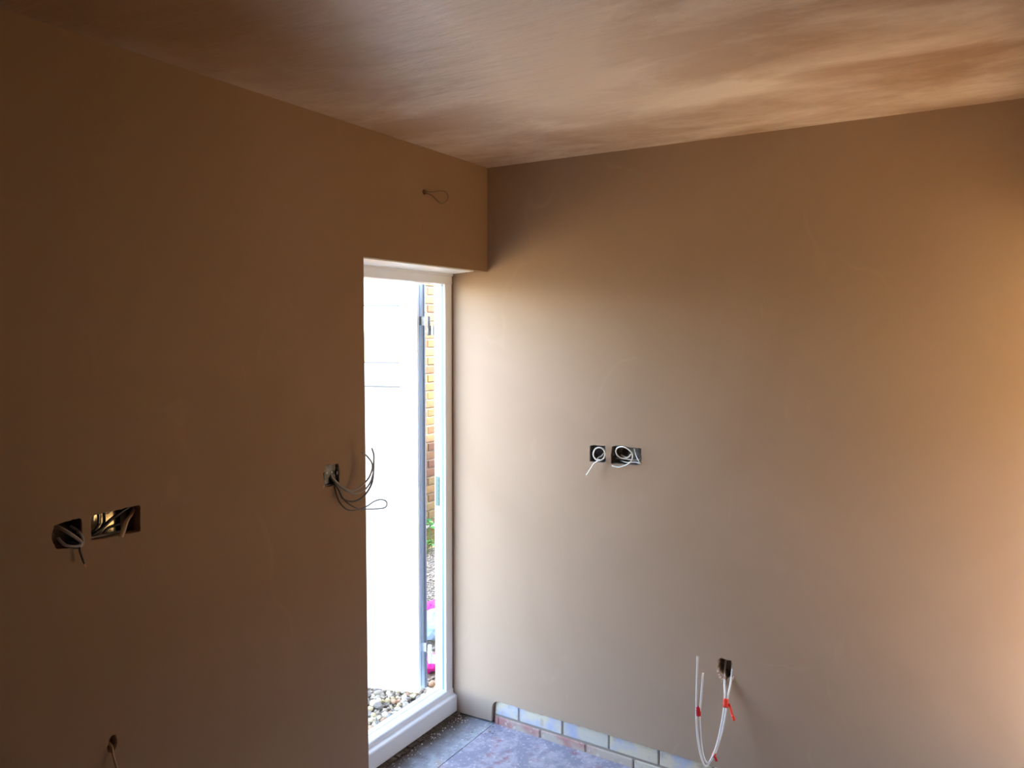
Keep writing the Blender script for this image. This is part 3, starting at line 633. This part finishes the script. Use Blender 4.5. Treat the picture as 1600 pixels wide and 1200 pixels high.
bm = bmesh.new()
tube(bm, [(-.036, -1.147, .412), (-.040, -1.156, .396), (-.046, -1.162, .382), (-.050, -1.167, .372)], .0052, 8, 4, .25, (1, 0, 0))
tube(bm, [(-.050, -1.165, .376), (-.052, -1.172, .368), (-.053, -1.172, .360)], .0065, 8, 4, .5, (1, 0, 0))
obj('tape_tail', bm, M_tapeB, t, True)
bm = bmesh.new(); tube(bm, [(-.078, -1.108, .210), (-.082, -1.116, .203), (-.083, -1.118, .194)], .005, 8, 4, .35, (1, 0, 0)); obj('tape_tail', bm, M_tape, t, True)
bm = bmesh.new()
for (y_, z, s) in [(-1.093, .512, .006), (-1.097, .500, .006), (-1.102, .492, .007), (-1.110, .486, .006), (-1.121, .480, .006), (-1.117, .493, .006), (-1.149, .496, .006), (-1.153, .505, .005), (-1.089, .518, .004), (-1.106, .476, .004)]:
    r = bmesh.ops.create_icosphere(bm, subdivisions=1, radius=s, matrix=Matrix.Translation((.002, y_, z)))
    for v in r['verts']: v.co += Vector((rnd.uniform(-.4, .4), rnd.uniform(-1, 1), rnd.uniform(-1, 1)))*s*.4
obj('plaster_crumbs', bm, M_chip, wall_right)['kind'] = 'stuff'

# ------------------------------------------------------------------ outside the door: gravel, brick wall, fence, plant, litter
yard = tag(obj('yard_ground', boxes((-9, 9, .30, 12, -.35, -.05), (-16, 14, -14, YB-.5, -.35, -.05), (-9, XL-.25, YB-.5, .30, -.35, -.05), (.30, 9, YB-.5, .30, -.35, -.05), (XL-.25, .30, YB-.5, .30, -.35, -.11)), M_paving), kind='structure')
bed = tag(obj('gravel_bed', boxes((-1.6, 3.4, .325, 2.10, -.06, -.036)), M_bed), 'bed of mixed cream and grey gravel outside the doorway', 'gravel')
shapes = []
for i in range(9):
    bm = bmesh.new(); bmesh.ops.create_icosphere(bm, subdivisions=1, radius=1)
    rr = random.Random(100+i); sc = Vector((1, rr.uniform(.6, .95), rr.uniform(.45, .75)))
    for v in bm.verts: v.co = Vector((v.co.x*sc.x, v.co.y*sc.y, v.co.z*sc.z))*rr.uniform(.82, 1.12)
    me = bpy.data.meshes.new('stone'); bm.to_mesh(me); bm.free(); me.materials.append(M_stone)
    for p in me.polygons: p.use_smooth = (i % 3 == 0)
    shapes.append(me)
LITTER = [(.72, .87, .15), (.36, .60, .075), (.95, 1.05, .10)]
def clear(x, y_): return all((x-a)**2+(y_-b)**2 > c*c for a, b, c in LITTER)
def stone_at(x, y_, r, lay):
    if not clear(x, y_): return
    o = bpy.data.objects.new('stone', rnd.choice(shapes)); COL.objects.link(o); o.parent = bed
    o.location = (x, y_, -.036 + r*.35 + lay); o.rotation_euler = (rnd.uniform(-.5, .5), rnd.uniform(-.5, .5), rnd.uniform(0, 6.28)); o.scale = (r, r, r)
n_st = 0
gx = -.46
while gx < .22:
    gy = .345
    while gy < .80:
        if n_st < 262: stone_at(gx+rnd.uniform(-.012, .012), gy+rnd.uniform(-.012, .012), rnd.choice([.015, .018, .021, .024, .029])*rnd.uniform(.9, 1.12), rnd.uniform(-.003, .010)); n_st += 1
        gy += .036
    gx += .037
for i in range(38):
    x = rnd.uniform(.2, .75); stone_at(x, .62 + (x-.36)*.78 + rnd.uniform(-.12, .10), rnd.uniform(.012, .022), rnd.uniform(-.003, .008))
bm = bmesh.new()
IV, IF = None, None
tb_ = bmesh.new(); bmesh.ops.create_icosphere(tb_, subdivisions=1, radius=1)
IV = [v.co.copy() for v in tb_.verts]; IF = [tuple(v.index for v in f.verts) for f in tb_.faces]; tb_.free()
for i in range(5200):
    if i < 2600: x, y_ = rnd.uniform(-.7, .8), rnd.uniform(.35, 1.15)
    else:
        x = rnd.uniform(.3, 2.4); y_ = .62 + (x-.36)*.77 + rnd.gauss(0, .16)
        if y_ > 2.08 or y_ < .35: continue
    r = rnd.choice([.006, .008, .010, .013])*rnd.uniform(.8, 1.2)
    if not clear(x, y_): continue
    M4 = Matrix.Translation((x, y_, -.034+r*.4)) @ Matrix.Rotation(rnd.uniform(0, 6.28), 4, 'Z') @ Matrix.Diagonal((r, r*.8, r*.65, 1))
    vs_ = [bm.verts.new(M4 @ p) for p in IV]
    for f_ in IF: bm.faces.new([vs_[q] for q in f_])
o = obj('small_gravel', bm, mat('small_gravel', lin('#b9ad94'), .9, var=(lin('#8a8176'), 70, 2, .4, .6)), bed); o['kind'] = 'stuff'

# brick garden wall, facing the door
gw = thing('garden_wall', 'brick garden wall across the gravel, seen past the open door', 'wall', (2.6, 2.2, -.05), kind='structure')
bm = bmesh.new(); box(bm, -.1075, .1075, -.05, .05, -.0325, .0325, bev=.005)
me = bpy.data.meshes.new('brick'); bm.to_mesh(me); bm.free(); me.materials.append(M_brick)
bm = bmesh.new(); box(bm, -.05125, .05125, -.05, .05, -.0325, .0325, bev=.005)
meh = bpy.data.meshes.new('brick'); bm.to_mesh(meh); bm.free(); meh.materials.append(M_brick)
GX0, GX1 = 1.98, 3.33
for c_ in range(36):
    z = -.02 + c_*.075 + .0325
    x = GX0
    first = c_ % 2
    while x < GX1 - .05:
        wd = .1025 if (first or GX1 - x < .2) else .215
        first = 0
        o = bpy.data.objects.new('brick', meh if wd < .2 else me); COL.objects.link(o); o.parent = gw
        o.location = Vector((x + wd/2, 2.20 + rnd.uniform(-.003, .003), z + rnd.uniform(-.0015, .0015))) - gw.location
        o.rotation_euler = (0, rnd.uniform(-.008, .008), rnd.uniform(-.01, .01))
        x += wd + .010
obj('mortar', boxes((GX0+.002, GX1-.012, 2.159, 2.245, -.05, 2.675)), M_mortar, gw)
fe = thing('timber_fence', 'sunlit upright board fence beyond the open door leaf', 'fence', (.9, 2.2, -.05))
x = -.35
while x < 1.95:
    wd = .10 + rnd.uniform(-.004, .004)
    y0 = 2.165 + (.0 if int(x*100) % 2 else .004)
    bm = prism([(x, y0), (x+wd, y0-.006), (x+wd, y0+.012), (x, y0+.006)], -.05, 1.82 + rnd.uniform(-.01, .01), 2)
    obj('board', bm, M_board, fe); x += wd - .004
for i in range(9): obj('lath', boxes((-.3+i*.27, -.27+i*.27, 2.170, 2.188, 1.76, 2.17)), M_board, fe)
for i in range(8): obj('top_board', boxes((-.35+i*.288, -.068+i*.288, 2.160, 2.195, 2.17, 2.36)), M_board, fe)
for z in (.35, 1.2, 1.7): obj('fence_rail', boxes((-.35, 1.955, 2.186, 2.23, z-.04, z+.04)), M_board, fe)

# leafy weed at the foot of the wall
pl = thing('leafy_weed', 'bright green leafy weed at the foot of the brick wall', 'plant', (2.28, 2.0, -.036))
for i in range(11):
    a = rnd.uniform(0, 6.28); hgt = rnd.uniform(.14, .34); lean = rnd.uniform(.02, .12)
    bx, by = 2.20 + rnd.uniform(-.12, .12), 1.99 + rnd.uniform(-.06, .06)
    tip = Vector((bx + math.cos(a)*lean, by + math.sin(a)*lean*.6, hgt - .03))
    s_ = obj('stem', tube(bmesh.new(), [(bx, by, -.037), (bx*.5+tip.x*.5, by*.5+tip.y*.5, hgt*.55), tuple(tip)], .003, 6, 4), M_stem, pl, True)
    for k_ in range(7):
        f = .3 + .7*k_/6; p = Vector((bx, by, -.03)).lerp(tip, f); an = rnd.uniform(0, 6.28); L = rnd.uniform(.05, .085)
        if .075 < p.z < .20: continue
        L *= 1; wv = L*.32
        d = Vector((math.cos(an), math.sin(an), rnd.uniform(-.2, .5))).normalized(); sd_ = d.cross(Vector((0, 0, 1))).normalized(); up = sd_.cross(d)
        bm = bmesh.new(); L1 = []; L2 = []; Lm = []
        for q in range(5):
            g = q/4; ww = wv*math.sin(math.pi*min(.98, g*.9+.06)); c_ = p + d*L*g - up*(L*.35*g*g)
            L1.append(bm.verts.new(c_ + sd_*ww + up*ww*.25)); L2.append(bm.verts.new(c_ - sd_*ww + up*ww*.25)); Lm.append(bm.verts.new(c_))
        for q in range(4):
            bm.faces.new((L1[q], L1[q+1], Lm[q+1], Lm[q])); bm.faces.new((Lm[q], Lm[q+1], L2[q+1], L2[q]))
        obj('leaf', bm, M_green, s_, True)
pp = thing('waste_pipe', 'pale plastic pipe clipped along the foot of the brick wall', 'pipe', (2.5, 2.13, .12))
obj('tube', tube(bmesh.new(), [(2.02, 2.130, .155), (2.36, 2.130, .147), (2.7, 2.130, .139), (3.2, 2.130, .127)], .013, 12, 3), M_pvc, pp, True)
for x_ in (2.12, 2.62, 3.1): obj('clip', boxes((x_-.006, x_+.006, 2.114, 2.150, .118+(2.36-x_)*.024+.008, .122+(2.36-x_)*.024+.045)), M_pvc, pp)

def crumple(name, label, cat, c, s, m, seed):
    rr = random.Random(seed); bm = bmesh.new(); bmesh.ops.create_icosphere(bm, subdivisions=3, radius=1)
    dirs = [Vector((rr.gauss(0, 1), rr.gauss(0, 1), rr.gauss(0, 1))).normalized() for _ in range(14)]
    for v in bm.verts:
        n_ = v.co.normalized(); k_ = 1 + sum(.10*math.sin(7*n_.dot(d)+i) for i, d in enumerate(dirs))*.45
        v.co = Vector((n_.x*s[0]*k_, n_.y*s[1]*k_, max(n_.z, -.85)*s[2]*k_)) + Vector(c)
    return tag(obj(name, bm, m, loc=(c[0], c[1], c[2]-s[2]*.85)), label, cat)
crumple('plastic_sack', 'crumpled light blue plastic sack on the gravel behind the door', 'sack', (.72, .87, .052), (.12, .10, .085), M_blue, 4)
crumple('plastic_scrap', 'bright magenta plastic scrap on the gravel nearest the door hinge', 'litter', (.36, .60, .016), (.055, .045, .05), M_magenta, 5)
crumple('plastic_scrap', 'magenta plastic scrap lying behind the blue sack', 'litter', (.95, 1.05, .032), (.08, .06, .072), M_magenta, 6)
